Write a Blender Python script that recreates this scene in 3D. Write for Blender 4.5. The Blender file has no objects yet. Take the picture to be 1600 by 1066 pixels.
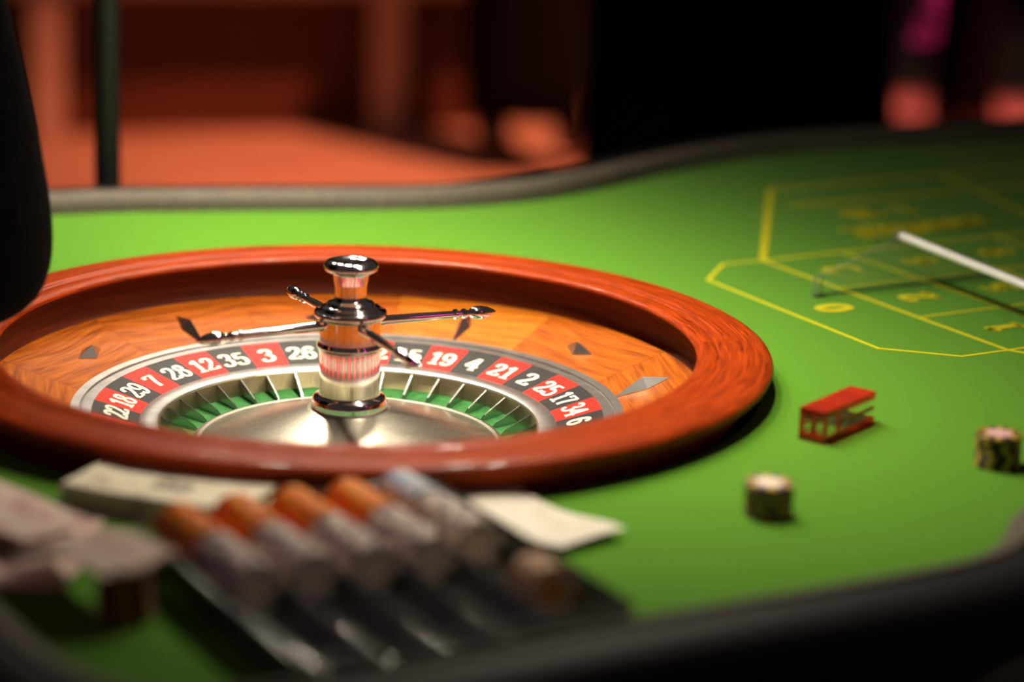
import bpy, bmesh, math, random
from mathutils import Vector, Matrix
random.seed(7)
PI = math.pi
S = 0.243            # metres per wheel unit (radius of the number ring)
FELT = 0.76          # height of the felt
ZN = FELT - 0.15*S   # height of the number ring plane
A1 = math.radians(26.3)
E1 = Vector((math.cos(A1), math.sin(A1), 0)); E2 = Vector((-math.sin(A1), math.cos(A1), 0))
def TB(a, b, h=0.0):                      # table coordinates -> world
    v = E1*a + E2*b; return Vector((v.x, v.y, FELT+h))
def lin(r, g, b):
    f = lambda c: (c/255/12.92) if c/255 <= .04045 else ((c/255+.055)/1.055)**2.4
    return (f(r), f(g), f(b), 1)

scene = bpy.context.scene
COL = scene.collection
# ------------------------------------------------------------------ camera
pitch, roll, yaw = 0.263868, 0.032291, 0.070686
fw = Vector((math.sin(yaw)*math.cos(pitch), math.cos(yaw)*math.cos(pitch), -math.sin(pitch)))
rt = Vector((math.cos(yaw), -math.sin(yaw), 0)); up = rt.cross(fw)
r2 = rt*math.cos(roll)+up*math.sin(roll); u2 = -rt*math.sin(roll)+up*math.cos(roll)
cd = bpy.data.cameras.new('camera'); cam = bpy.data.objects.new('camera', cd); COL.objects.link(cam)
cam.matrix_world = Matrix(((r2.x, u2.x, -fw.x, -0.00313), (r2.y, u2.y, -fw.y, -2.21793), (r2.z, u2.z, -fw.z, ZN+0.66859), (0, 0, 0, 1)))
cd.sensor_width = 36; cd.lens = 85; cd.clip_start = .05; cd.clip_end = 60
cd.dof.use_dof = True; cd.dof.focus_distance = 2.37; cd.dof.aperture_fstop = 1.6
scene.camera = cam
# ------------------------------------------------------------------ world, lights, exposure
w = bpy.data.worlds.new('dark_room'); scene.world = w; w.use_nodes = True
w.node_tree.nodes['Background'].inputs[0].default_value = (0.030, 0.024, 0.023, 1)
w.node_tree.nodes['Background'].inputs[1].default_value = 1.0
scene.cycles.transparent_max_bounces = 48
vs = scene.view_settings
vs.view_transform = 'Standard'; vs.look = 'None'; vs.exposure = 0.0; vs.gamma = 1.0; vs.use_curve_mapping = False
def spot(name, loc, target, energy, color, size_deg, blend, radius):
    l = bpy.data.lights.new(name, 'SPOT'); l.energy = energy; l.color = color[:3]
    l.spot_size = math.radians(size_deg); l.spot_blend = blend; l.shadow_soft_size = radius
    o = bpy.data.objects.new(name, l); COL.objects.link(o); o.location = loc
    o.rotation_euler = (Vector(target)-Vector(loc)).to_track_quat('-Z', 'Y').to_euler()
    return o
LAMP_H = 0.62
LAMPS = [(.17, b) for b in (.80, .60, .415, .17, -.08, -.31)]
for a, b in LAMPS:
    p = TB(a, b, LAMP_H); spot('lamp_spot', p, (p.x, p.y, FELT), 12, (1, .88, .70), 120, 1.0, .024)
spot('orange_stage_spot', (1.6, 3.4, 3.6), (.32, 4.75, 0), 1350, (1, .25, .12), 42, .8, .08)
spot('pink_stage_spot', (3.2, 4.2, 3.4), (2.15, 5.6, 0), 1100, (1, .17, .15), 25, .7, .08)
spot('magenta_par_light', (-2.6, -.3, 2.1), (0, 0, .8), 7, (1, .05, .75), 40, .5, .10)
spot('magenta_hand_spot', (2.9, 1.3, 2.7), (1.18, 2.67, .78), 420, (1, .03, .62), 9, .5, .05)
spot('magenta_par_light', (2.3, -1.6, 1.9), (0, 0, .8), 3, (1, .05, .55), 40, .5, .10)

# ------------------------------------------------------------------ material helpers
MATS = {}
def mat(name, col, rough=.5, metal=0., spec=.5, coat=0., trans=0., ior=1.45, sheen=0., emit=None, estr=0., coat_rough=.05):
    if name in MATS: return MATS[name]
    m = bpy.data.materials.new(name); m.use_nodes = True
    b = m.node_tree.nodes['Principled BSDF']
    b.inputs['Base Color'].default_value = col if len(col) == 4 else (*col, 1)
    b.inputs['Roughness'].default_value = rough; b.inputs['Metallic'].default_value = metal
    b.inputs['Specular IOR Level'].default_value = spec; b.inputs['Coat Weight'].default_value = coat
    b.inputs['Coat Roughness'].default_value = coat_rough
    b.inputs['Transmission Weight'].default_value = trans; b.inputs['IOR'].default_value = ior
    b.inputs['Sheen Weight'].default_value = sheen
    if emit: b.inputs['Emission Color'].default_value = (*emit[:3], 1); b.inputs['Emission Strength'].default_value = estr
    MATS[name] = m; return m
def noise_col(m, c1, c2, scale=(10, 10, 10), coords='Object', detail=6, lo=.35, hi=.65, rough_var=None, bump=0., c3=None, dist=0.):
    nt = m.node_tree; N = nt.nodes; L = nt.links; b = N['Principled BSDF']
    tc = N.new('ShaderNodeTexCoord'); mp = N.new('ShaderNodeMapping'); mp.inputs['Scale'].default_value = scale
    nz = N.new('ShaderNodeTexNoise'); nz.inputs['Scale'].default_value = 1; nz.inputs['Detail'].default_value = detail; nz.inputs['Distortion'].default_value = dist
    rp = N.new('ShaderNodeValToRGB'); rp.color_ramp.elements[0].position = lo; rp.color_ramp.elements[1].position = hi
    rp.color_ramp.elements[0].color = c1; rp.color_ramp.elements[1].color = c2
    if c3: e = rp.color_ramp.elements.new((lo+hi)/2); e.color = c3
    L.new(tc.outputs[coords], mp.inputs['Vector']); L.new(mp.outputs[0], nz.inputs['Vector']); L.new(nz.outputs['Fac'], rp.inputs[0]); L.new(rp.outputs[0], b.inputs['Base Color'])
    if bump:
        bp = N.new('ShaderNodeBump'); bp.inputs['Strength'].default_value = bump; bp.inputs['Distance'].default_value = .001
        L.new(nz.outputs['Fac'], bp.inputs['Height']); L.new(bp.outputs[0], b.inputs['Normal'])
    return m
M_felt = noise_col(mat('green_felt', lin(70, 150, 40), .95, spec=.10, sheen=.07), (.068, .196, .010, 1), (.088, .240, .015, 1), (700, 700, 700), detail=3, bump=.25)
M_yellow = mat('yellow_print', (.50, .47, .012, 1), .9, spec=.15)
M_rail = noise_col(mat('black_vinyl', (.03, .03, .03, 1), .6, spec=.2), (.008, .006, .006, 1), (.014, .011, .010, 1), (120, 120, 120), bump=.2)
M_lit_edge = noise_col(mat('lamplit_vinyl', (.14, .12, .1, 1), .6, spec=.2), (.088, .074, .056, 1), (.125, .108, .082, 1), (120, 120, 120), bump=.2)  # rail vinyl made paler: lamplight on its inner side put into the colour
M_black = mat('black_paint', (.006, .006, .006, 1), .6)
M_pole = mat('pole_black', (.006, .007, .005, 1), .45)
M_rim = noise_col(mat('mahogany_rim', (.3, .06, .01, 1), .40, spec=.10, coat=.10, coat_rough=.05), (.08, .008, .002, 1), (.41, .056, .006, 1), (40, 70, 1), coords='UV', detail=8, lo=.25, hi=.75, c3=(.265, .031, .003, 1), dist=1.2)
M_track = noise_col(mat('dark_mahogany', (.1, .02, .01, 1), .5, spec=.1), (.040, .006, .002, 1), (.13, .020, .004, 1), (26, 110, 1), coords='UV', detail=8, lo=.25, hi=.75, dist=.6)
M_wall = mat('dark_wood_wall', (.2, .05, .01, 1), .5)
M_bowl = noise_col(mat('veneer', (.5, .16, .02, 1), .45, spec=.10, coat=.08, coat_rough=.10), (.16, .030, .003, 1), (.42, .105, .007, 1), (230, 12, 60), detail=7, lo=.28, hi=.66, c3=(.31, .070, .005, 1), dist=.8)
M_bowl2 = noise_col(mat('veneer_light', (.5, .16, .02, 1), .45, spec=.10, coat=.08, coat_rough=.10), (.25, .062, .005, 1), (.50, .155, .010, 1), (230, 12, 60), detail=7, lo=.28, hi=.66, c3=(.40, .110, .007, 1), dist=.8)
M_chrome = mat('chrome', (.88, .86, .87, 1), .10, 1.)
M_fret = mat('fret_metal', (.42, .41, .39, 1), .25, 1.)
M_defl = mat('deflector_metal', (.74, .72, .70, 1), .29, 1.)
M_cone = noise_col(mat('satin_nickel', (.7, .66, .56, 1), .32, 1.), (.55, .51, .41, 1), (.68, .63, .52, 1), (300, 300, 300), bump=.05)
M_alu = noise_col(mat('brushed_aluminium', (.6, .58, .56, 1), .36, 1.), (.46, .45, .44, 1), (.58, .57, .56, 1), (90, 8, 1), coords='UV')
M_brass = noise_col(mat('dull_brass', (.45, .40, .24, 1), .34, 1.), (.42, .38, .24, 1), (.56, .52, .36, 1), (30, 30, 30))
M_red = mat('red_enamel', (.70, .016, .008, 1), .5, spec=.2)
M_blk = mat('black_enamel', (.020, .019, .019, 1), .5, spec=.25)
M_grn = mat('green_enamel', (.02, .25, .05, 1), .38)
M_pock = noise_col(mat('pocket_green', (.07, .33, .08, 1), .8, spec=.2), (.025, .13, .03, 1), (.045, .19, .045, 1), (120, 120, 120))
M_cream = mat('cream_print', (.80, .74, .58, 1), .5, spec=.3)
def acrylic(name, tint, diff=None, fac=0., rough=.10, boost=.32):
    """thin clear plastic: see-through with a glossy skin, optionally some body colour"""
    m = bpy.data.materials.new(name); m.use_nodes = True; nt = m.node_tree; N = nt.nodes; L = nt.links; N.remove(N['Principled BSDF'])
    t = N.new('ShaderNodeBsdfTransparent'); t.inputs[0].default_value = tint; g = N.new('ShaderNodeBsdfGlossy'); g.inputs['Roughness'].default_value = rough; g.inputs[0].default_value = (.95, .95, .95, 1)
    base = t
    if diff:
        d = N.new('ShaderNodeBsdfDiffuse'); d.inputs[0].default_value = diff; mx0 = N.new('ShaderNodeMixShader'); mx0.inputs[0].default_value = fac; L.new(t.outputs[0], mx0.inputs[1]); L.new(d.outputs[0], mx0.inputs[2]); base = mx0
    lw = N.new('ShaderNodeLayerWeight'); lw.inputs[0].default_value = boost; mx = N.new('ShaderNodeMixShader'); L.new(lw.outputs['Fresnel'], mx.inputs[0]); L.new(base.outputs[0], mx.inputs[1]); L.new(g.outputs[0], mx.inputs[2]); L.new(mx.outputs[0], N['Material Output'].inputs[0])
    return m
M_acryl = acrylic('clear_acrylic', (.95, .97, .94, 1), (.8, .82, .78, 1), .06, .10, .36)
M_clear = acrylic('clear_perspex', (.96, .97, .95, 1), (.8, .82, .78, 1), .05, .10, .30)
M_acryl_red = acrylic('red_acrylic', (.96, .26, .16, 1), (.90, .07, .03, 1), .30, .08)

# ------------------------------------------------------------------ object helpers
def obj(name, me, m=None, parent=None, loc=None, rotz=None):
    o = bpy.data.objects.new(name, me); COL.objects.link(o)
    if m is not None and me is not None and len(me.materials) == 0:
        for mm in (m if isinstance(m, (list, tuple)) else [m]): me.materials.append(mm)
    if parent: o.parent = parent
    if loc is not None: o.location = loc
    if rotz is not None: o.rotation_euler = (0, 0, rotz)
    return o
def tag(o, label=None, cat=None, group=None, kind=None):
    if label: o['label'] = label
    if cat: o['category'] = cat
    if group: o['group'] = group
    if kind: o['kind'] = kind
    return o
def thing(name, label, cat, loc=(0, 0, 0), rotz=0, group=None):
    o = bpy.data.objects.new(name, None); COL.objects.link(o); o.location = loc; o.rotation_euler = (0, 0, rotz)
    o.empty_display_size = .05
    return tag(o, label, cat, group)
def bm_mesh(bm, name, smooth=False, ang=None):
    me = bpy.data.meshes.new(name); bmesh.ops.recalc_face_normals(bm, faces=bm.faces); bm.to_mesh(me); bm.free()
    if smooth:
        for p in me.polygons: p.use_smooth = True
        if ang: me.set_sharp_from_angle(angle=math.radians(ang))
    return me
def box(bm, c, s, bev=0., rot=None):
    r = bmesh.ops.create_cube(bm, size=1); vs_ = r['verts']
    bmesh.ops.scale(bm, vec=s, verts=vs_)
    if bev:
        es = list({e for v in vs_ for e in v.link_edges}); n = bmesh.ops.bevel(bm, geom=es, offset=bev, segments=2, affect='EDGES', profile=.5)
        vs_ = list({v for f in n['faces'] for v in f.verts} | {v for v in vs_ if v.is_valid})
    if rot: bmesh.ops.rotate(bm, cent=(0, 0, 0), matrix=rot, verts=vs_)
    bmesh.ops.translate(bm, vec=c, verts=vs_)
def box_mesh(name, c, s, bev=0., rot=None):
    bm = bmesh.new(); box(bm, c, s, bev, rot); return bm_mesh(bm, name)
def lathe(name, prof, seg=96, closed=False, scale=S, ang=32, th0=0, th1=2*PI, sup=0):
    """revolve (r,z) about z; UV u = turn, v = running length"""
    full = abs(th1-th0-2*PI) < 1e-6
    if sup:
        q = []
        for (a, b) in zip(prof, prof[1:]):
            q.append(a); d = math.hypot(b[0]-a[0], b[1]-a[1])
            if d > sup:
                t = .12*sup/d
                q.append((a[0]+(b[0]-a[0])*t, a[1]+(b[1]-a[1])*t)); q.append((b[0]-(b[0]-a[0])*t, b[1]-(b[1]-a[1])*t))
        prof = q+[prof[-1]]
    n = seg if full else seg+1
    V = []; F = []; UV = []
    for i in range(n):
        t = th0+(th1-th0)*i/seg
        for r, z in prof: V.append((r*math.cos(t)*scale, r*math.sin(t)*scale, z*scale))
    P = len(prof); L = [0]
    for k in range(1, P): L.append(L[-1]+math.hypot(prof[k][0]-prof[k-1][0], prof[k][1]-prof[k-1][1]))
    L.append(L[-1]+.05)
    kk = P if closed else P-1
    for i in range(seg):
        j = (i+1) % n
        for k in range(kk):
            k2 = (k+1) % P
            F.append((i*P+k, j*P+k, j*P+k2, i*P+k2)); UV.append([(i/seg, L[k]), ((i+1)/seg, L[k]), ((i+1)/seg, L[k+1]), (i/seg, L[k+1])])
    me = bpy.data.meshes.new(name); me.from_pydata(V, [], F)
    uv = me.uv_layers.new(name='UVMap'); q = 0
    for f in UV:
        for c in f: uv.data[q].uv = c; q += 1
    bm = bmesh.new(); bm.from_mesh(me); bmesh.ops.remove_doubles(bm, verts=bm.verts, dist=1e-6)
    if not full and closed:
        bmesh.ops.holes_fill(bm, edges=[e for e in bm.edges if e.is_boundary], sides=0)
    bmesh.ops.recalc_face_normals(bm, faces=bm.faces); bm.to_mesh(me); bm.free()
    for p in me.polygons: p.use_smooth = True
    me.set_sharp_from_angle(angle=math.radians(ang))
    return me
def prism(name, pts, z0, z1):
    bm = bmesh.new(); vs_ = [bm.verts.new((x, y, z0)) for x, y in pts]; f = bm.faces.new(vs_)
    ex = bmesh.ops.extrude_face_region(bm, geom=[f]); bmesh.ops.translate(bm, vec=(0, 0, z1-z0), verts=[v for v in ex['geom'] if isinstance(v, bmesh.types.BMVert)])
    return bm_mesh(bm, name)
def tube_mesh(name, path, rad, seg=12):
    bm = bmesh.new(); rings = []
    for i, p in enumerate(path):
        p = Vector(p); d = (Vector(path[min(i+1, len(path)-1)])-Vector(path[max(i-1, 0)])).normalized()
        a = d.orthogonal().normalized(); b = d.cross(a); r = rad[i] if isinstance(rad, (list, tuple)) else rad
        rings.append([bm.verts.new(p+(a*math.cos(2*PI*k/seg)+b*math.sin(2*PI*k/seg))*r) for k in range(seg)])
    for A, B in zip(rings, rings[1:]):
        best = min(range(seg), key=lambda s: (A[0].co-B[s].co).length)
        for k in range(seg): bm.faces.new((A[k], A[(k+1) % seg], B[(k+1+best) % seg], B[(k+best) % seg]))
    bm.faces.new(rings[0][::-1]); bm.faces.new(rings[-1])
    return bm_mesh(bm, name, True, 40)
def crom(pts, n=8, closed=False):
    out = []; N = len(pts); g = lambda i: Vector(pts[i % N] if closed else pts[max(0, min(N-1, i))])
    for i in range(N if closed else N-1):
        a, b, c, d = g(i-1), g(i), g(i+1), g(i+2)
        for k in range(n):
            t = k/n; out.append(.5*((2*b)+(c-a)*t+(2*a-5*b+4*c-d)*t*t+(3*b-a-3*c+d)*t*t*t))
    if not closed: out.append(g(N-1))
    return out

# ------------------------------------------------------------------ lettering (thick and thin strokes)
def ell(cx, cy, rx, ry): return [('c', [(cx+rx*math.sin(t*2*PI/24), cy+ry*math.cos(t*2*PI/24)) for t in range(25)])]
GL = {
 '0': ell(.31, .5, .21, .42),
 '1': [('l', [(.10, .76), (.34, .95)]), ('l', [(.34, .99), (.34, .02)]), ('l', [(.12, .04), (.56, .04)])],
 '2': [('s', [(.10, .70), (.14, .87), (.31, .95), (.48, .87), (.50, .68), (.38, .46), (.20, .25), (.07, .08)]), ('l', [(.05, .07), (.57, .07)]), ('l', [(.55, .05), (.57, .24)])],
 '3': [('s', [(.10, .76), (.17, .91), (.33, .95), (.47, .85), (.46, .67), (.36, .55), (.24, .53)]), ('s', [(.24, .53), (.43, .50), (.53, .33), (.47, .13), (.30, .04), (.14, .09), (.08, .24)])],
 '4': [('l', [(.40, .97), (.05, .32)]), ('l', [(.03, .31), (.60, .31)]), ('l', [(.41, .99), (.41, .02)]), ('l', [(.26, .04), (.56, .04)])],
 '5': [('l', [(.54, .92), (.13, .92)]), ('l', [(.16, .93), (.13, .50)]), ('s', [(.13, .52), (.30, .60), (.47, .52), (.53, .33), (.46, .12), (.28, .04), (.13, .09), (.08, .24)])],
 '6': [('s', [(.50, .76), (.44, .91), (.31, .95), (.16, .80), (.10, .50), (.13, .20), (.30, .05), (.47, .13), (.53, .31), (.46, .50), (.31, .57), (.17, .49), (.11, .36)])],
 '7': [('l', [(.09, .72), (.09, .94)]), ('l', [(.07, .91), (.57, .91)]), ('s', [(.54, .92), (.40, .60), (.30, .32), (.27, .03)])],
 '8': ell(.31, .735, .165, .205)+ell(.31, .275, .21, .235),
 '-': [('l', [(.1, .5), (.5, .5)])],
 'M': [('l', [(.06, 0), (.06, 1)]), ('l', [(.06, 1), (.37, .15)]), ('l', [(.37, .15), (.68, 1)]), ('l', [(.68, 1), (.68, 0)])],
 'A': [('l', [(.02, 0), (.31, 1)]), ('l', [(.31, 1), (.60, 0)]), ('l', [(.12, .33), (.50, .33)])],
 'N': [('l', [(.07, 0), (.07, 1)]), ('l', [(.07, 1), (.55, 0)]), ('l', [(.55, 0), (.55, 1)])],
 'Q': ell(.33, .5, .26, .44)+[('l', [(.36, .25), (.62, -.06)])],
 'U': [('s', [(.07, 1), (.07, .35), (.14, .10), (.31, .04), (.48, .10), (.55, .35), (.55, 1)])],
 'E': [('l', [(.09, 0), (.09, 1)]), ('l', [(.07, .94), (.53, .94)]), ('l', [(.07, .52), (.45, .52)]), ('l', [(.07, .06), (.55, .06)])],
}
GL['9'] = [(k, [(.62-x, 1-y) for x, y in p]) for k, p in GL['6']]
ADV = {'M': .84, 'Q': .76, '1': .60}
def text_geo(txt, wmax=.19, wmin=.085):
    V = []; F = []; x0 = 0
    for ch in txt:
        for kind, p in GL[ch]:
            pts = [Vector((x, y)) for x, y in p]
            if kind == 's': pts = crom(pts, 5)
            base = len(V); n = len(pts)
            for i, c in enumerate(pts):
                d = (pts[min(i+1, n-1)]-pts[max(i-1, 0)])
                if kind == 'c' and i in (0, n-1): d = pts[1]-pts[n-2]
                d.normalize(); wd = (wmin+(wmax-wmin)*abs(d.y))/2; nn = Vector((-d.y, d.x))*wd
                V.append((c.x+nn.x+x0, c.y+nn.y)); V.append((c.x-nn.x+x0, c.y-nn.y))
            for i in range(n-1): F.append((base+2*i, base+2*i+1, base+2*i+3, base+2*i+2))
        x0 += ADV.get(ch, .66)
    return [(x-x0/2+.02, y-.5) for x, y in V], F
def text_mesh(name, txt, h, xs=1., wmax=.19, wmin=.085, z=0.):
    V, F = text_geo(txt, wmax, wmin)
    me = bpy.data.meshes.new(name); me.from_pydata([(x*h*xs, y*h, z) for x, y in V], [], F)
    bm = bmesh.new(); bm.from_mesh(me)
    for f in bm.faces:
        if f.normal.z < 0: f.normal_flip()
    bm.to_mesh(me); bm.free(); return me

# ------------------------------------------------------------------ room: floor, wall, bench
M_floor = noise_col(mat('floor_boards', (.5, .36, .28, 1), .55), (.42, .28, .20, 1), (.56, .40, .30, 1), (2, 9, 2), detail=5)
tag(obj('floor', box_mesh('floor', (0, 3, -.05), (16, 14, .1)), M_floor), kind='structure')
M_bw = noise_col(mat('dark_red_panel', (.2, .06, .03, 1), .6), (.05, .014, .005, 1), (.09, .026, .009, 1), (3, 3, 12))
wb = obj('wall_back', box_mesh('wall_back', (0, 0, 1.7), (16, .12, 3.4)), M_bw, loc=(.5, 8.3, 0), rotz=math.radians(6)); tag(wb, kind='structure')
# ------------------------------------------------------------------ gaming table
table = thing('roulette_table', 'long green felt roulette table with black padded rail and yellow betting layout', 'table', (0, 0, 0), A1)
LZ = FELT   # children of the table use (e1, e2, z) directly
CTRL = [(-.505, -.45), (-.505, 0), (-.505, .45), (-.495, .66), (-.43, .745), (-.30, .768), (-.02, .762), (.16, .712), (.39, .632), (.52, .618), (.64, .638), (.84, .716), (1.0, .762), (1.17, .776), (1.5, .745), (1.9, .745), (2.16, .735), (2.25, .67), (2.26, .4), (2.26, -.4), (2.25, -.62), (2.16, -.69), (1.9, -.70), (1.3, -.70), (1.0, -.695), (.84, -.655), (.65, -.60), (.52, -.585), (.40, -.594), (.30, -.622), (.255, -.648), (.215, -.682), (.16, -.70), (.04, -.70), (-.14, -.692), (-.38, -.69), (-.46, -.675), (-.497, -.60)]
OUT = [(v.x, v.y) for v in crom(CTRL, 6, True)]
HOLE = 1.605*S
def felt_mesh():
    bm = bmesh.new()
    lo = [bm.verts.new((x, y, LZ)) for x, y in OUT]; hi = [bm.verts.new((HOLE*math.cos(t*2*PI/120), HOLE*math.sin(t*2*PI/120), LZ)) for t in range(120)]
    es = [bm.edges.new((L[i], L[(i+1) % len(L)])) for L in (lo, hi) for i in range(len(L))]
    bmesh.ops.triangle_fill(bm, edges=es, use_beauty=True)
    fs = list(bm.faces); ex = bmesh.ops.extrude_face_region(bm, geom=fs)
    bmesh.ops.translate(bm, vec=(0, 0, -.03), verts=[v for v in ex['geom'] if isinstance(v, bmesh.types.BMVert)])
    return bm_mesh(bm, 'felt_top')
obj('felt_top', felt_mesh(), M_felt, table)
def sweep(name, prof):
    n = len(OUT); bm = bmesh.new(); rows = []
    for i in range(n):
        p = Vector(OUT[i]); d = (Vector(OUT[(i+1) % n])-Vector(OUT[i-1])).normalized(); nn = Vector((-d.y, d.x))
        if nn.dot(p-Vector((.9, 0))) < 0 and False: nn = -nn
        rows.append([bm.verts.new((p.x+nn.x*a, p.y+nn.y*a, LZ+z)) for a, z in prof])
    P = len(prof)
    for i in range(n):
        for k in range(P): bm.faces.new((rows[i][k], rows[(i+1) % n][k], rows[(i+1) % n][(k+1) % P], rows[i][(k+1) % P]))
    return bm_mesh(bm, name, True, 60)
# the outline runs clockwise seen from above, so +n is outwards
obj('padded_rail', sweep('padded_rail', [(0, -.028), (0, .004), (.004, .012), (.016, .021), (.034, .024), (.052, .021), (.066, .012), (.072, -.002), (.072, -.026), (.060, -.032)]), M_rail, table)
obj('rail_lit_edge', sweep('rail_lit_edge', [(-.005, -.004), (-.005, .010), (-.002, .018), (.006, .0225), (.017, .0245), (.0175, .015), (.004, .002), (.004, -.004)]), M_lit_edge, table)  # inner edge of the rail, carrying the painted lamplit tone
obj('apron', sweep('apron', [(-.02, -.030), (-.02, -.13), (-.04, -.13), (-.04, -.030)]), M_black, table)
well = obj('wheel_well', lathe('wheel_well', [(1.72, .02), (1.72, -.31), (0, -.31), (0, -.29), (1.69, -.29), (1.69, .02)], 64, True), M_black, table, loc=(0, 0, ZN))
for a, b in ((-.40, .60), (-.40, -.56), (.62, .48), (.62, -.46), (2.08, .60), (2.08, -.56)):
    obj('leg', lathe('table_leg', [(0, 0), (.030, 0), (.034, .02), (.026, .05), (.030, .35), (.038, .70), (.040, .729), (0, .729)], 20, scale=1), M_black, table, loc=(a, b, 0))
# --- printed layout: flat yellow lines and figures on the felt
def seg(p, q, w=.0045):
    p = Vector(p); q = Vector(q); d = (q-p).normalized(); n = Vector((-d.y, d.x))*w/2; e = d*w/2
    me = prism('layout_line', [(*(p-e+n),), (*(p-e-n),), (*(q+e-n),), (*(q+e+n),)], LZ-.001, LZ+.0004+random.random()*.0002)
    return obj('layout_line', me, M_yellow, table)
CX = lambda k: .6435+.1155*k
RW = [.226, .084, -.057, -.199]
for r in RW: seg((CX(0), r), (CX(12), r), .0060 if r == .226 else .0046)
for k in range(13): seg((CX(k), RW[0]), (CX(k), RW[3]), .0055)
for p, q in (((.6435, .226), (.589, .228)), ((.589, .228), (.529, .171)), ((.529, .171), (.524, -.141)), ((.524, -.141), (.583, -.199)), ((.583, -.199), (.6435, -.199))): seg(p, q, .0048)
for w_ in (((.6435, .226), (.897, .563)), ((.897, .563), (1.95, .563)), ((.860, .468), (1.135, .462)), ((1.098, .226), (1.188, .563)), ((1.18, .462), (1.47, .462)), ((1.56, .226), (1.65, .563)), ((1.64, .462), (1.92, .462))): seg(*w_, .0085)
for w_ in (((.6435, -.199), (.75, -.40)), ((.75, -.40), (1.95, -.40)), ((1.10, -.199), (1.10, -.40)), ((1.56, -.199), (1.56, -.40))): seg(*w_, .006)
def fig(txt, a, b, h, rot, xs=1., wmax=.25, wmin=.15):
    o = obj('printed_figure', text_mesh('printed_figure', txt, h, xs, wmax, wmin), M_yellow, table, loc=(a, b, LZ+.0007)); o.rotation_euler = (0, 0, rot); return o
fig('0', .583, .011, .046, PI/2, 1.05)
for n in range(1, 37):
    k, r = (n-1)//3, (n-1) % 3
    fig(str(n), CX(k)+.0575, [-.128, .013, .153][r], .046, PI/2, 1.0 if n < 10 else .85)
fig('MANQUE', .930, .300, .052, PI, .98, .28, .19); fig('1-18', .945, .392, .046, PI, .95, .28, .19)

# ------------------------------------------------------------------ roulette wheel
wheel = thing('roulette_wheel', 'mahogany roulette wheel with chrome turret and red and black number ring', 'roulette wheel', (0, 0, ZN))
RIM = [(0, -.28), (.7, -.28), (1.20, -.26), (1.38, -.15), (1.50, .03), (1.56, .15), (1.580, .185), (1.612, .212), (1.638, .238), (1.648, .258), (1.642, .272), (1.618, .284), (1.56, .290), (1.472, .291), (1.464, .285), (1.456, .290), (1.442, .290), (1.434, .284), (1.424, .290), (1.38, .287), (1.357, .281), (1.350, .270), (1.354, .262), (1.425, .240), (1.445, .09), (1.345, .070), (1.20, .020), (1.075, -.03), (1.06, -.20), (0, -.22)]
obj('ball_track', lathe('ball_track', [(1.353, .264), (1.362, .254), (1.392, .226), (1.414, .180), (1.416, .140), (1.402, .112), (1.37, .094), (1.345, .088), (1.345, .06), (1.47, .06), (1.47, .25)], 160, True, ang=60), M_track, wheel)
obj('rim', lathe('rim', RIM, 160, ang=60, sup=.05), M_rim, wheel)
# veneered bowl: twelve segments, each with its own grain
BZ = lambda r: .004+(r-1.08)*.335
prof = [(1.082, BZ(1.082)-.02), (1.082, BZ(1.082)), (1.17, BZ(1.17)), (1.26, BZ(1.26)), (1.395, BZ(1.395)), (1.395, BZ(1.395)-.02)]
SEGA = 2*PI/12
vm = lathe('veneer_segment', prof, 10, True, th0=-SEGA/2+.0006, th1=SEGA/2-.0006)
vm.materials.append(M_bowl)
vm2 = vm.copy(); vm2.materials.clear(); vm2.materials.append(M_bowl2)
for k in range(12):
    th = math.radians(24.4+30*k)                      # clockwise from +y
    o = obj('veneer_segment', vm2 if k in (0,) else vm, None, wheel); o.rotation_euler = (0, 0, PI/2-th)
# chrome deflectors
def kite(name, L0, L1, wd, h):
    V = [(-L0, 0, 0), (0, wd, 0), (L1, 0, 0), (0, -wd, 0), (0, 0, h), (-L0, 0, -.004), (0, wd, -.004), (L1, 0, -.004), (0, -wd, -.004)]
    F = [(0, 4, 1), (1, 4, 2), (2, 4, 3), (3, 4, 0), (5, 6, 1, 0)[::-1], (6, 7, 2, 1)[::-1], (7, 8, 3, 2)[::-1], (8, 5, 0, 3)[::-1], (5, 6, 7, 8)]
    me = bpy.data.meshes.new(name); me.from_pydata(V, [], F); me.materials.append(M_defl)
    bm = bmesh.new(); bm.from_mesh(me); bmesh.ops.recalc_face_normals(bm, faces=bm.faces); bm.to_mesh(me); bm.free(); return me
kr = kite('deflector', .034, .026, .0085, .0105); kt = kite('deflector_cross', .020, .020, .0095, .0105)
DA = [(-62.5, 0), (-35, 1), (-5.5, 0), (24.3, 1), (53.7, 0), (81.3, 1), (111, 0), (140, 1), (169, 0), (199, 1), (228, 0), (258, 1)]
for ang, rad in DA:
    th = math.radians(ang); r = 1.205
    o = obj('deflector', kr if rad else kt, None, wheel, loc=(r*S*math.sin(th), r*S*math.cos(th), (BZ(r)+.003)*S))
    R = Matrix.Rotation(PI/2-th, 4, 'Z') @ Matrix.Rotation(-math.atan(.335), 4, 'Y')
    if not rad: R = R @ Matrix.Rotation(PI/2, 4, 'Z')
    o.rotation_euler = R.to_euler()
# metal rings
obj('outer_ring', lathe('outer_ring', [(1.0, -.03), (1.0, .003), (1.036, .006), (1.038, .0), (1.046, .0), (1.048, .010), (1.081, .014), (1.081, -.03)], 148, True, ang=40), M_alu, wheel)
obj('inner_ring', lathe('inner_ring', [(.819, -.07), (.819, -.050), (.815, -.048), (.752, -.050), (.746, -.054), (.746, -.07)], 148, True, ang=40), M_alu, wheel)
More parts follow.
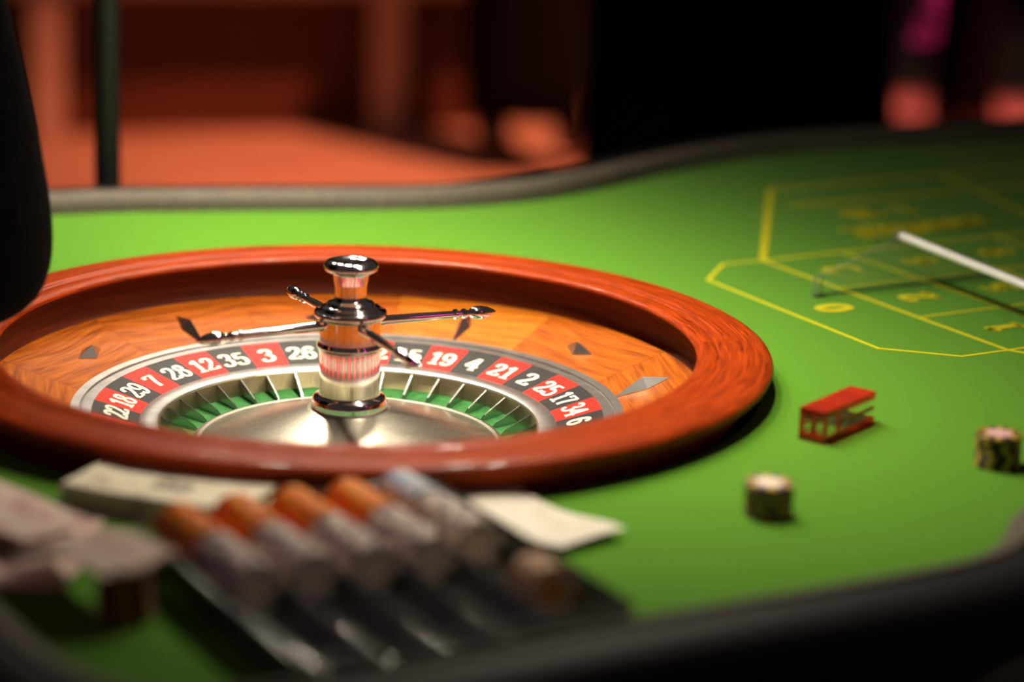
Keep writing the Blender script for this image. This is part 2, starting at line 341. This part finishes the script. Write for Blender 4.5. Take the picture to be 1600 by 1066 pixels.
# number cells with numerals
ORDER = [0, 32, 15, 19, 4, 21, 2, 25, 17, 34, 6, 27, 13, 36, 11, 30, 8, 23, 10, 5, 24, 16, 33, 1, 20, 14, 31, 9, 22, 18, 29, 7, 28, 12, 35, 3, 26]
REDS = {1, 3, 5, 7, 9, 12, 14, 16, 18, 19, 21, 23, 25, 27, 30, 32, 34, 36}
NA = 2*PI/37; PHI = -0.05966
cellp = [(.8185, -.066), (.8185, -.0529), (1.0, 0), (1.0, -.016)]
cells = {}
for nm, m in (('red', M_red), ('black', M_blk), ('green', M_grn)):
    me = lathe('number_cell', cellp, 4, True, th0=-NA/2, th1=NA/2); me.materials.append(m); cells[nm] = me
slope = math.atan(.0529/.1815)
for k, n in enumerate(ORDER):
    th = PHI+k*NA
    c = obj('number_cell', cells['green' if n == 0 else 'red' if n in REDS else 'black'], None, wheel); c.rotation_euler = (0, 0, PI/2-th)
    r = .905; txt = str(n)
    t = obj('numeral', text_mesh('numeral', txt, .098*S, 1.0 if len(txt) > 1 else 1.1, .21, .10), M_cream, c)
    t.location = (r*S, 0, (-.0529+(r-.8185)*.2915)*S+.0006)
    t.rotation_euler = (Matrix.Rotation(-slope, 4, 'Y') @ Matrix.Rotation(-PI/2, 4, 'Z')).to_euler()
# pockets
obj('pocket_wall', lathe('pocket_wall', [(.746, -.056), (.742, -.060), (.734, -.135), (.76, -.135), (.76, -.06)], 74, True), M_brass, wheel)
obj('pocket_floor', lathe('pocket_floor', [(.738, -.130), (.60, -.152), (.60, -.17), (.738, -.17)], 74, True), M_pock, wheel)
fp = [(.742, -.062), (.738, -.062), (.70, -.085), (.640, -.122), (.612, -.150), (.742, -.145)]
bm = bmesh.new(); vv = [bm.verts.new((r*S, -.0008, z*S)) for r, z in fp]; f = bm.faces.new(vv)
ex = bmesh.ops.extrude_face_region(bm, geom=[f]); bmesh.ops.translate(bm, vec=(0, .0016, 0), verts=[v for v in ex['geom'] if isinstance(v, bmesh.types.BMVert)])
fm = bm_mesh(bm, 'fret'); fm.materials.append(M_fret)
for k in range(37):
    o = obj('fret', fm, None, wheel); o.rotation_euler = (0, 0, PI/2-(PHI+(k+.5)*NA))
# cone, turret, arms
obj('cone', lathe('cone', [(0, .004), (.16, .004), (.30, -.040), (.45, -.088), (.585, -.134), (.598, -.131), (.612, -.134), (.622, -.146), (.622, -.20), (0, -.20)], 96, ang=25, sup=.05), M_cone, wheel)
tur = obj('turret', lathe('turret', [(0, -.01), (.146, -.01), (.150, -.003), (.150, .028), (.146, .034), (.146, .040), (.138, .052), (.122, .056), (.119, .060), (.119, .240), (.123, .244), (.129, .252), (.129, .258), (.123, .266), (.121, .272), (.1215, .362), (.132, .368), (.141, .376), (.143, .386), (.140, .394), (.121, .400), (.117, .408), (.114, .412), (.095, .416), (.091, .426), (.088, .430), (.070, .434), (.064, .442), (.060, .452), (.064, .50), (.071, .542), (.074, .549), (.092, .552), (.104, .560), (.107, .570), (.104, .582), (.092, .592), (.075, .597), (.064, .594), (.055, .588), (0, .585)], 72, ang=50, sup=.02), M_chrome, wheel)
ap = [(.10, .0), (.10, .022), (.135, .022), (.15, .0185), (.30, .0175), (.445, .0150), (.452, .0215), (.462, .0215), (.470, .014), (.482, .014), (.489, .0205), (.499, .0205), (.507, .014), (.519, .014), (.528, .022), (.545, .0265), (.570, .0275), (.600, .021), (.625, .010), (.640, 0)]
am = lathe('arm', [(r, z) for z, r in ap], 20, ang=40); am.materials.append(M_chrome)
for ang in (156, 66, -24, -114):
    th = math.radians(ang); o = obj('arm', am, None, tur, loc=(0, 0, .345*S))
    d = Vector((math.sin(th), math.cos(th), -.02)); o.rotation_euler = d.to_track_quat('Z', 'Y').to_euler()

# ------------------------------------------------------------------ lamp stand over the table
ls = thing('lamp_stand', 'slim black lamp post standing upright behind the table rail', 'lamp', TB(.092, .885, -FELT), A1)
obj('pole', lathe('pole', [(0, .02), (.0165, .02), (.0165, FELT+LAMP_H+.12), (0, FELT+LAMP_H+.12)], 24, scale=1), M_pole, ls)
obj('base', lathe('base', [(0, 0), (.14, 0), (.14, .012), (.03, .022), (.02, .05), (0, .05)], 32, scale=1), M_pole, ls)
bar_y = [b-.885 for a, b in LAMPS]
obj('lamp_bar', box_mesh('lamp_bar', (LAMPS[0][0]-.092, (min(bar_y)-.06)/2+.0, FELT+LAMP_H+.100), (.03, -(min(bar_y)-.06)+.04, .03), .004), M_pole, ls)
M_lens = mat('lit_lens', (1, .95, .85, 1), .4, emit=(1, .88, .70), estr=130.)
M_housing = mat('lamp_housing', (.01, .01, .01, 1), .4, metal=.3)
hm = lathe('lamp_head', [(.0, .085), (.012, .085), (.012, .075), (.034, .060), (.040, .0), (.037, .0), (.031, .052), (0, .056)], 24, scale=1); hm.materials.append(M_housing)
lm = lathe('lens', [(0, .010), (.031, .010), (.031, .014), (0, .014)], 20, scale=1); lm.materials.append(M_lens)
obj('bracket', box_mesh('bracket', (.049, 0, FELT+LAMP_H+.100), (.13, .04, .034), .004), M_pole, ls)
for y in bar_y:
    h = obj('lamp_head', hm, None, ls, loc=(LAMPS[0][0]-.092, y, FELT+LAMP_H+.003)); obj('lens', lm, None, h)

# ------------------------------------------------------------------ chips
CR, CH = .0195, .0033
def chip_mesh(name, body, spots, inlay, n=6, frac=.38):
    """solid chip with striped edge and a round inlay on both faces"""
    seg = 36; bm = bmesh.new(); rows = []
    for r, z in ((.0, 0), (.0115, 0), (CR-.0006, 0), (CR, .0006), (CR, CH-.0006), (CR-.0006, CH), (.0115, CH), (0, CH)):
        rows.append([bm.verts.new((r*math.cos(2*PI*k/seg), r*math.sin(2*PI*k/seg), z)) for k in range(seg)] if r else [bm.verts.new((0, 0, z))])
    for a in range(7):
        A, B = rows[a], rows[a+1]
        for k in range(seg):
            k2 = (k+1) % seg
            f = bm.faces.new([A[0], B[k2], B[k]] if len(A) == 1 else [A[k], A[k2], B[0]] if len(B) == 1 else [A[k], A[k2], B[k2], B[k]])
            f.material_index = 2 if a in (0, 6) else (1 if ((k*n/seg) % 1) < frac else 0)
    me = bm_mesh(bm, name); [me.materials.append(x) for x in (body, spots, inlay)]; return me
def cm(name, c, r=.45): return mat(name, c, r, spec=.35)
K_or = cm('chip_orange', (.80, .12, .015, 1)); K_ye = cm('chip_yellow', (.80, .45, .04, 1)); K_re = cm('chip_red', (.5, .02, .012, 1))
K_pu = cm('chip_purple', (.10, .045, .13, 1)); K_wh = cm('chip_white', (.80, .68, .56, 1)); K_bk = cm('chip_black', (.016, .013, .012, 1))
K_bl = cm('chip_blue', (.30, .42, .58, 1)); K_br = cm('chip_brown', (.55, .26, .08, 1)); K_pk = cm('chip_pink', (.62, .36, .36, 1)); K_gd = cm('chip_gold', (.45, .28, .03, 1))
C_or = chip_mesh('orange_chip', K_or, K_ye, K_re, 8, .3); C_pu = chip_mesh('purple_chip', K_pu, K_wh, K_wh, 6, .52); C_bl = chip_mesh('blue_chip', K_bl, K_wh, K_bl, 6, .3)
C_br = chip_mesh('brown_chip', K_br, K_wh, K_br, 6, .3); C_bk = chip_mesh('black_chip', K_bk, K_gd, K_wh, 6, .30); C_gd = chip_mesh('gold_chip', K_gd, K_bk, K_pk, 8, .48); C_dk = chip_mesh('dark_chip', K_bk, K_br, K_br, 6, .3)
C_vi = chip_mesh('violet_chip', K_pu, K_gd, K_wh, 6, .36)
for me in (C_bk, C_gd, C_dk, C_vi): pass
def stack(name, me, a, b, n, label, group, cat='chip'):
    for i in range(n):
        p = TB(a+random.uniform(-.0008, .0008), b+random.uniform(-.0008, .0008), .0003+i*CH)
        k = n-1-i; nth = 'topmost' if k == 0 else 'bottom' if i == 0 else ['', 'second', 'third', 'fourth', 'fifth', 'sixth', 'seventh', 'eighth', 'ninth', 'tenth', 'eleventh'][k]+' from top'
        tag(obj(name, me, None, loc=p, rotz=random.uniform(0, 6)), f'{nth}, '+label, cat, group)
stack('casino_chip', C_vi, .123, -.508, 8, 'violet and gold chip in the stack below the red block', 'violet chip stack on open felt')
stack('casino_chip', C_gd, .377, -.490, 9, 'yellow and black chip in the stack at the right edge', 'yellow and black chip stack')
stack('casino_chip', C_dk, -.419, -.500, 12, 'dark brown chip in the stack under the pink banknote', 'dark chip stack under banknotes')
# ------------------------------------------------------------------ clear chip rack with five troughs
TUB = [-.340+.046*k for k in range(5)]; R0 = .0208; TY0, TY1 = -.690, -.398
rack = thing('chip_rack', 'clear acrylic chip rack with five long troughs beside the near rail', 'chip rack', TB(0, 0, 0), A1)
def trough(e):
    bm = bmesh.new(); inn = []; out = []
    for i in range(13):
        t = PI+PI*i/12*1.0; inn.append((e+R0*math.cos(t), .0245+R0*math.sin(t))); out.append((e+(R0+.0018)*math.cos(t), .0245+(R0+.0018)*math.sin(t)))
    loop = inn+out[::-1]
    A = [bm.verts.new((x, TY0, z)) for x, z in loop]; B = [bm.verts.new((x, TY1, z)) for x, z in loop]; n = len(loop)
    for i in range(n): bm.faces.new((A[i], A[(i+1) % n], B[(i+1) % n], B[i]))
    for i in range(12):
        bm.faces.new((A[i], A[i+1], A[n-2-i], A[n-1-i])); bm.faces.new((B[i], B[n-1-i], B[n-2-i], B[i+1]))
    return bm_mesh(bm, 'trough', True, 40)
for e in TUB: obj('trough', trough(e), M_acryl, rack)
for y in (TY0-.0025, TY1+.0025): obj('end_wall', box_mesh('end_wall', (-.248, y, .0165), (.245, .004, .032), .001), M_acryl, rack)
for x in (-.3722, -.1238): obj('side_wall', box_mesh('side_wall', (x, (TY0+TY1)/2, .0150), (.003, TY1-TY0-.002, .029), .0008), M_acryl, rack)
for y in (TY0+.06, TY1-.06): obj('cross_foot', box_mesh('cross_foot', (-.248, y, .0006), (.22, .012, .0011)), M_acryl, rack)
def row(me, e, y0, n, label, group):
    for i in range(n):
        o = obj('casino_chip', me, None, loc=TB(e, y0-i*(CH+.0002), .0245-R0+CR+.0003))
        R = Matrix.Rotation(A1, 4, 'Z') @ Matrix.Rotation(PI/2+random.uniform(-.01, .01), 4, 'X') @ Matrix.Rotation(random.uniform(0, 6), 4, 'Z'); o.rotation_euler = R.to_euler()
        tag(o, ('farthest ' if i == 0 else 'nearest ' if i == n-1 else '')+label, 'chip', group)
ORD = ['leftmost', 'second', 'middle', 'fourth', 'rightmost']
for k, e in enumerate(TUB):
    tx = f'{ORD[k]} trough of the clear rack' if k in (0, 2, 4) else f'{ORD[k]} rack trough from the left'
    j = random.uniform(-.004, .004)
    if k < 4: row(C_or, e, -.402+j, 18, f'orange chip on edge in the {tx}', f'orange chips, rack trough {ORD[k]}')
    else: row(C_bl, e, -.402, 14, f'blue grey chip on edge in the {tx}', 'blue grey chips in the rack')
    row(C_pu, e, (-.472 if k < 4 else -.460)+j, 21, f'purple and white chip on edge in the {tx}', f'purple chips, rack trough {ORD[k]}')
    if k == 4: row(C_br, e, -.606, 9, f'brown chip on edge near the front of the {tx}', 'brown chips in the rack')

# ------------------------------------------------------------------ banknotes
def note_mat(name, c1, c2, c3, sc=1.):
    m = mat(name, c1, .75, spec=.2); nt = m.node_tree; N = nt.nodes; L = nt.links; b = N['Principled BSDF']
    tc = N.new('ShaderNodeTexCoord'); mp = N.new('ShaderNodeMapping'); mp.inputs['Scale'].default_value = (26*sc, 34*sc, 1)
    nz = N.new('ShaderNodeTexNoise'); nz.inputs['Scale'].default_value = 1; nz.inputs['Detail'].default_value = 3
    rp = N.new('ShaderNodeValToRGB'); e = rp.color_ramp.elements
    e[0].position = .34; e[0].color = c3; e[1].position = .44; e[1].color = c2; x = e.new(.56); x.color = c1
    L.new(tc.outputs['Object'], mp.inputs['Vector']); L.new(mp.outputs[0], nz.inputs['Vector']); L.new(nz.outputs['Fac'], rp.inputs[0]); L.new(rp.outputs[0], b.inputs['Base Color']); return m
M_note = note_mat('cream_note', (.80, .74, .56, 1), (.74, .66, .48, 1), (.48, .38, .28, 1))
M_note_w = note_mat('white_note', (.68, .64, .54, 1), (.64, .59, .48, 1), (.52, .46, .36, 1), .7)
M_note_p = note_mat('pink_note', (.76, .60, .50, 1), (.68, .46, .40, 1), (.34, .14, .17, 1))
M_note_e = mat('note_edge', (.60, .55, .36, 1), .85)
def note_mesh(name, L, W, fz, th=.0003, nx=16, ny=6):
    V = []; F = []
    for s in (0, 1):
        for i in range(nx+1):
            for j in range(ny+1):
                x = L*(i/nx-.5); y = W*(j/ny-.5); V.append((x, y, fz(i/nx, j/ny)+s*th))
    idx = lambda s, i, j: s*(nx+1)*(ny+1)+i*(ny+1)+j
    for i in range(nx):
        for j in range(ny):
            F.append((idx(1, i, j), idx(1, i+1, j), idx(1, i+1, j+1), idx(1, i, j+1))); F.append((idx(0, i, j), idx(0, i, j+1), idx(0, i+1, j+1), idx(0, i+1, j)))
    for i in range(nx): F.append((idx(0, i, 0), idx(0, i+1, 0), idx(1, i+1, 0), idx(1, i, 0))); F.append((idx(0, i, ny), idx(1, i, ny), idx(1, i+1, ny), idx(0, i+1, ny)))
    for j in range(ny): F.append((idx(0, 0, j), idx(1, 0, j), idx(1, 0, j+1), idx(0, 0, j+1))); F.append((idx(0, nx, j), idx(0, nx, j+1), idx(1, nx, j+1), idx(1, nx, j)))
    me = bpy.data.meshes.new(name); me.from_pydata(V, [], F)
    for p in me.polygons: p.use_smooth = True
    me.set_sharp_from_angle(angle=math.radians(40)); return me
# bundle in front of the wheel: a thick block of notes
bd = thing('banknote_bundle', 'thick stack of cream banknotes lying in front of the wheel', 'banknotes', (-.142, -.402, FELT), math.radians(-23))
for i in range(9):
    m_ = note_mesh('banknote', .152, .068, lambda u, v, i=i: .0002+.0022*i+.004*max(0, .18-u)*(i/9)*2, .0019 if i < 8 else .0009)
    o = obj('banknote', m_, [M_note if i % 3 else M_note_e], bd, loc=(random.uniform(-.003, .003), random.uniform(-.002, .002), 0)); o.rotation_euler = (0, 0, random.uniform(-.02, .02))
# dark printed motif on the top note
obj('printed_motif', text_mesh('printed_motif', '20', .020, 1.3, .2, .1), mat('note_ink', (.12, .09, .09, 1), .8), bd, loc=(.004, .0, .0192))
def loose(name, label, mid, ang, L, W, fz, m, tilt=(0, 0)):
    o = obj(name, note_mesh(name, L, W, fz), m, loc=mid); o.rotation_euler = (tilt[0], tilt[1], ang); return tag(o, label, 'banknote', None)
loose('banknote', 'white creased banknote lying on the felt right of the chip rack', (.144, -.424, FELT), math.radians(-53.5), .146, .066, lambda u, v: .0012+.0035*(1+math.sin(u*6+v*2))+.007*max(0, u-.6)*(1-v), M_note_w)
loose('banknote', 'pink banknote lying across the top of the dark chip stack', (-.186, -.588, FELT), math.radians(-47), .132, .064, lambda u, v: .0415-.052*max(0, .55-u)**1.3+.002*math.sin(u*9)*max(0, .5-u)-.022*max(0, u-.85)*(1-v), M_note_p)
loose('banknote', 'pale pink banknote slanting in from the left edge over the others', (-.258, -.452, FELT), math.radians(-50), .145, .066, lambda u, v: .0135+.0015*math.sin(u*5)+.006*u*u, M_note_p)
loose('banknote', 'pinkish banknote whose square right end juts out behind the slanting one', (-.258, -.474, FELT), math.radians(-4), .138, .066, lambda u, v: .0075+.002*math.sin(u*4+1), M_note_p)
loose('banknote', 'pink banknote nearest the left rail, lowest of the loose ones', (-.262, -.548, FELT), math.radians(-12), .134, .064, lambda u, v: .0035+.002*math.sin(u*5+2), M_note_p)

# ------------------------------------------------------------------ red acrylic block
bk = thing('acrylic_block', 'small transparent red acrylic block lying on the felt beside the wheel', 'game marker', (.4345, -.176, FELT), math.atan2(.069, .059))
LB, WB, HB = .090, .027, .030
obj('top_slab', box_mesh('top_slab', (0, 0, HB-.0035), (LB, WB, .007), .0008), M_acryl_red, bk)
obj('base_slab', box_mesh('base_slab', (0, 0, .0032), (LB, WB, .006), .0008), M_acryl_red, bk)
obj('clear_core', box_mesh('clear_core', (.002, 0, .0147), (LB-.010, WB-.002, .0165), .0006), M_clear, bk)
for x in (-LB/2+.0025, -LB/2+.026):
    for y in (-WB/2+.0015, WB/2-.0015): obj('red_post', box_mesh('red_post', (x, y, .0147), (.0036, .0028, .0166)), M_acryl_red, bk)
obj('red_strip', box_mesh('red_strip', (.012, -WB/2+.0005, .015), (LB-.028, .0012, .0028)), M_acryl_red, bk)

# ------------------------------------------------------------------ clear acrylic rake
rk = thing('croupier_rake', 'clear acrylic croupier rake resting on the yellow betting layout', 'rake', TB(.715, .064, 0), A1)
HL = .122
def plate(pts, t):
    bm = bmesh.new(); vs_ = [bm.verts.new((x, -t/2, z)) for x, z in pts]; f = bm.faces.new(vs_); ex = bmesh.ops.extrude_face_region(bm, geom=[f])
    bmesh.ops.translate(bm, vec=(0, t, 0), verts=[v for v in ex['geom'] if isinstance(v, bmesh.types.BMVert)]); return bm_mesh(bm, 'blade')
obj('blade', plate([(-HL, .0005), (HL, .0005), (HL, .021), (.012, .054), (-.012, .054), (-HL, .021)], .005), M_clear, rk)
obj('handle', tube_mesh('handle', [(0, .004, .0565), (0, -.20, .0475), (0, -.42, .034), (0, -.66, .0305)], .0052, 12), acrylic('glare_white_acrylic', (.9, .9, .88, 1), (.95, .94, .90, 1), .7, .18, .4), rk)  # white body colour paints in the lamp reflection along the clear rod
obj('end_cap', lathe('end_cap', [(0, -.007), (.0065, -.006), (.0075, 0), (.0065, .006), (0, .007)], 16, scale=1), M_clear, rk, loc=(0, .006, .0565))
for x in (-HL+.003, HL-.003): obj('end_post', lathe('end_post', [(0, 0.0005), (.004, .0005), (.004, .024), (0, .025)], 12, scale=1), M_clear, rk, loc=(x, -.006, 0))

# ------------------------------------------------------------------ bench in the background
M_white = noise_col(mat('pale_wood', (.6, .5, .42, 1), .5), (.50, .38, .30, 1), (.60, .47, .38, 1), (3, 3, 20))
bn = thing('bench', 'long pale wooden bench on thick square legs behind the table', 'bench', (.116, 5.40, 0), math.radians(12))
for i in (-2, -1, 0): 
    for y in (0, .42): obj('leg', box_mesh('leg', (i*1.065, y, .23), (.10, .08, .46), .006), M_white, bn)
obj('apron_board', box_mesh('apron_board', (-.95, .21, .505), (2.9, .50, .09), .006), M_white, bn)
for k in range(4): obj('seat_plank', box_mesh('seat_plank', (-.95, -.05+.160*k, .568), (3.0, .150, .035), .005), M_white, bn)
obj('back_panel', box_mesh('back_panel', (-.95, .16, .23), (2.7, .03, .46)), M_bw, bn)
for px, py in ((-2.6, -.3), (2.3, -1.6)):
    d = (Vector((0, 0, .8))-Vector((px, py, 1.95))).normalized()
    st = thing('stage_lamp', 'magenta stage lamp on a black stand ' + ('left' if px < 0 else 'right') + ' of the viewpoint', 'lamp', (px-d.x*.16, py-d.y*.16, 0))
    obj('stand', lathe('stand', [(0, 0), (.20, 0), (.20, .015), (.015, .03), (.015, 1.9), (0, 1.9)], 20, scale=1), M_black, st)
    h = obj('can', lathe('can', [(0, 0), (.09, .0), (.11, .03), (.115, .2), (.108, .2), (.10, .04), (0, .03)], 24, scale=1), M_housing, st, loc=(-d.x*.06, -d.y*.06, 1.98)); h.rotation_euler = d.to_track_quat('Z', 'Y').to_euler()

# ------------------------------------------------------------------ people in dark clothes around the table
M_cloth = noise_col(mat('black_cloth', (.004, .004, .004, 1), .95, spec=.05), (.003, .003, .003, 1), (.006, .005, .006, 1), (80, 80, 80))
M_troud = noise_col(mat('plum_cloth', (.02, .006, .012, 1), .95, spec=.1), (.004, .002, .004, 1), (.010, .004, .008, 1), (60, 60, 60))
M_skin = mat('skin', (.45, .25, .17, 1), .55); M_hair = mat('dark_hair', (.02, .012, .008, 1), .6); M_shoe = mat('brown_shoe', (.05, .018, .008, 1), .35)
def person(label, loc, rotz, cloth, joints=None, trousers=None, coat=None, belly=1.0):
    J = {'pelvis': (0, 0, .96, .15, .115), 'waist': (0, 0, 1.08, .145*belly, .115*belly), 'chest': (0, 0, 1.30, .165, .125), 'neckb': (0, .01, 1.46, .075, .065), 'neck': (0, 0, 1.53, .055, .055),
         'jaw': (0, -.02, 1.585, .065, .075), 'head': (0, -.015, 1.66, .078, .095), 'crown': (0, -.005, 1.735, .055, .065)}
    for s, n in ((-1, 'l'), (1, 'r')):
        J.update({'sh'+n: (s*.175, .005, 1.42, .065, .06), 'el'+n: (s*.225, .035, 1.13, .046, .046), 'wr'+n: (s*.225, -.05, .89, .030, .028), 'pa'+n: (s*.223, -.065, .82, .036, .018),
                  'hp'+n: (s*.085, 0, .88, .095, .10), 'kn'+n: (s*.095, -.015, .50, .066, .068), 'an'+n: (s*.10, .02, .095, .044, .046), 'he'+n: (s*.10, .045, .042, .036, .036), 'ba'+n: (s*.108, -.09, .036, .042, .030), 'to'+n: (s*.112, -.175, .030, .034, .024)})
    if joints: 
        for k, v in joints.items(): J[k] = tuple(v)+tuple(J[k][len(v):])
    for s, n in ((-1, 'l'), (1, 'r')):
        P = Vector(J['pa'+n][:3]); D = (P-Vector(J['wr'+n][:3])).normalized(); X = (Vector((1, 0, 0))-D*D.x).normalized(); Y = D.cross(X)
        if Y.y > 0: Y = -Y
        for f, (dx, ln) in enumerate(((-.028, .070), (-.010, .085), (.009, .080), (.026, .062))):
            for q, (t, bend) in {'a': (.045, 0), 'b': (.045+ln*.5, .008), 'c': (.045+ln, .002)}.items():
                J[f'f{f}{q}{n}'] = tuple(P+X*dx+D*t+Y*bend)+({'a': .0085, 'b': .008, 'c': .0065}[q],)*2
        J['ta'+n] = tuple(P-X*s*.034+Y*.016+D*.005)+(.010, .010); J['tb'+n] = tuple(P-X*s*.042+Y*.028+D*.040)+(.0085, .0085)
    EE = [('pelvis', 'waist'), ('waist', 'chest'), ('chest', 'neckb'), ('neckb', 'neck'), ('neck', 'jaw'), ('jaw', 'head'), ('head', 'crown')]
    for n in 'lr':
        EE += [('chest', 'sh'+n), ('sh'+n, 'el'+n), ('el'+n, 'wr'+n), ('wr'+n, 'pa'+n), ('pelvis', 'hp'+n), ('hp'+n, 'kn'+n), ('kn'+n, 'an'+n), ('an'+n, 'he'+n), ('an'+n, 'ba'+n), ('ba'+n, 'to'+n), ('pa'+n, 'ta'+n), ('ta'+n, 'tb'+n)]
        for f in range(4): EE += [('pa'+n, f'f{f}a{n}'), (f'f{f}a{n}', f'f{f}b{n}'), (f'f{f}b{n}', f'f{f}c{n}')]
    keys = list(J); me = bpy.data.meshes.new('person'); me.from_pydata([J[k][:3] for k in keys], [(keys.index(a), keys.index(b)) for a, b in EE], [])
    tmp = bpy.data.objects.new('tmp', me); COL.objects.link(tmp)
    tmp.modifiers.new('Skin', 'SKIN'); 
    for i, k in enumerate(keys):
        sv = me.skin_vertices[0].data[i]; sv.radius = J[k][3:5]; sv.use_root = (k == 'pelvis')
    sb = tmp.modifiers.new('Sub', 'SUBSURF'); sb.levels = 3; sb.render_levels = 3
    dg = bpy.context.evaluated_depsgraph_get(); dg.update(); body = bpy.data.meshes.new_from_object(tmp.evaluated_get(dg)); body.name = 'person'
    bpy.data.objects.remove(tmp)
    for m_ in (cloth, M_skin, M_shoe, trousers or cloth): body.materials.append(m_)
    ankle = [Vector(J['an'+n][:3]) for n in 'lr']; hands = [Vector(J['pa'+n][:3]) for n in 'lr']; hd = Vector(J['neck'][:3])
    for p in body.polygons:
        c = p.center; p.use_smooth = True
        p.material_index = 2 if min((c-a).length for a in ankle) < .23 and c.z < .085 else 1 if c.z > hd.z-.01 or min((c-h).length for h in hands) < .10 and c.z < .93 and abs(c.x) > .17 else 3 if c.z < J['pelvis'][2] else 0
    o = tag(obj('person', body, None, loc=loc, rotz=rotz), label, 'person')
    h = Vector(J['head'][:3])
    # hair cap, eyes, nose, mouth
    bm = bmesh.new(); bmesh.ops.create_uvsphere(bm, u_segments=20, v_segments=12, radius=1); bmesh.ops.scale(bm, vec=(.086, .104, .10), verts=bm.verts)
    bmesh.ops.delete(bm, geom=[v for v in bm.verts if v.co.z < -.05 or (v.co.y < -.035 and v.co.z < .045)], context='VERTS'); bmesh.ops.translate(bm, vec=h+Vector((0, .012, .018)), verts=bm.verts)
    hr = obj('hair', bm_mesh(bm, 'hair', True), M_hair, o); hr.modifiers.new('Solid', 'SOLIDIFY').thickness = .006
    for s in (-1, 1):
        bm = bmesh.new(); bmesh.ops.create_uvsphere(bm, u_segments=10, v_segments=8, radius=.012); bmesh.ops.translate(bm, vec=h+Vector((s*.03, -.085, .0)), verts=bm.verts); obj('eye', bm_mesh(bm, 'eye', True), mat('eye', (.5, .48, .45, 1), .2), o)
        bm = bmesh.new(); bmesh.ops.create_uvsphere(bm, u_segments=10, v_segments=8, radius=1); bmesh.ops.scale(bm, vec=(.008, .018, .030), verts=bm.verts); bmesh.ops.translate(bm, vec=h+Vector((s*.082, .01, -.005)), verts=bm.verts); obj('ear', bm_mesh(bm, 'ear', True), M_skin, o)
    obj('nose', tube_mesh('nose', [h+Vector((0, -.088, .005)), h+Vector((0, -.108, -.030)), h+Vector((0, -.090, -.036))], [.006, .012, .006], 8), M_skin, o)
    obj('mouth', tube_mesh('mouth', [h+Vector((-.022, -.084, -.062)), h+Vector((0, -.092, -.064)), h+Vector((.022, -.084, -.062))], [.003, .006, .003], 8), mat('lip', (.35, .12, .10, 1), .5), o)
    if coat:
        z0, z1, wb, db = coat; V = []; rows = []; bm = bmesh.new()
        for i in range(9):
            t = i/8; z = z1+(z0-z1)*t; a = wb*(.92+.08*t); b_ = db*(.9+.1*t)
            rows.append([bm.verts.new((a*(1+.03*math.sin(9*u))*math.cos(u), b_*(1+.03*math.sin(9*u))*math.sin(u), z)) for u in [2*PI*k/36 for k in range(36)]])
        for A, B in zip(rows, rows[1:]):
            for k in range(36): bm.faces.new((A[k], A[(k+1) % 36], B[(k+1) % 36], B[k]))
        c = obj('coat_skirt', bm_mesh(bm, 'coat_skirt', True), cloth, o); c.modifiers.new('Solid', 'SOLIDIFY').thickness = .004
    return o
person('person in black leaning over the left end of the table, sleeve at the frame edge', (-.80, .10, 0), math.radians(95), M_cloth,
       {'waist': (0, -.13, 1.10, .15, .13), 'chest': (0, -.28, 1.27, .165, .13), 'neckb': (0, -.36, 1.40), 'neck': (0, -.40, 1.455), 'jaw': (0, -.45, 1.49), 'head': (0, -.47, 1.565), 'crown': (0, -.47, 1.64),
        'shl': (-.20, -.375, 1.28, .070, .065), 'ell': (-.235, -.472, .858, .068, .066), 'wrl': (-.10, -.25, .846, .036, .032), 'pal': (-.05, -.185, .806), 'shr': (.17, -.36, 1.29), 'elr': (.26, -.34, 1.02), 'wrr': (.22, -.235, .838), 'par': (.205, -.18, .806)})
person('person in plum-black trousers and brown shoes walking behind the table', (.51, 4.90, 0), math.radians(150), M_cloth, {'anl': (-.10, -.12, .095), 'hel': (-.10, -.095, .042), 'bal': (-.108, -.23, .036), 'tol': (-.112, -.315, .030), 'knl': (-.095, -.09, .51)}, M_troud, coat=(.17, 1.10, .185, .16))
person('person in a long black coat behind the far rail, left of two', (.578, 1.98, 0), math.radians(170), M_cloth, {'ell': (-.215, .05, 1.12), 'wrl': (-.15, -.03, .97), 'pal': (-.10, -.04, .91), 'elr': (.215, .05, 1.12), 'wrr': (.15, -.03, .97), 'par': (.10, -.04, .91)}, coat=(.30, 1.10, .170, .13))
person('person in a long black coat behind the far rail, right of two', (.935, 2.56, 0), math.radians(200), M_cloth, {'ell': (-.255, .03, 1.12), 'wrl': (-.265, -.02, .875), 'pal': (-.268, -.03, .805), 'elr': (.215, .05, 1.12), 'wrr': (.15, -.03, .97), 'par': (.10, -.04, .91)}, coat=(.30, 1.10, .165, .14))
person('person in black standing far back at the right edge, lower legs in view', (2.02, 5.62, 0), math.radians(95), M_cloth, coat=(.05, 1.10, .12, .11))
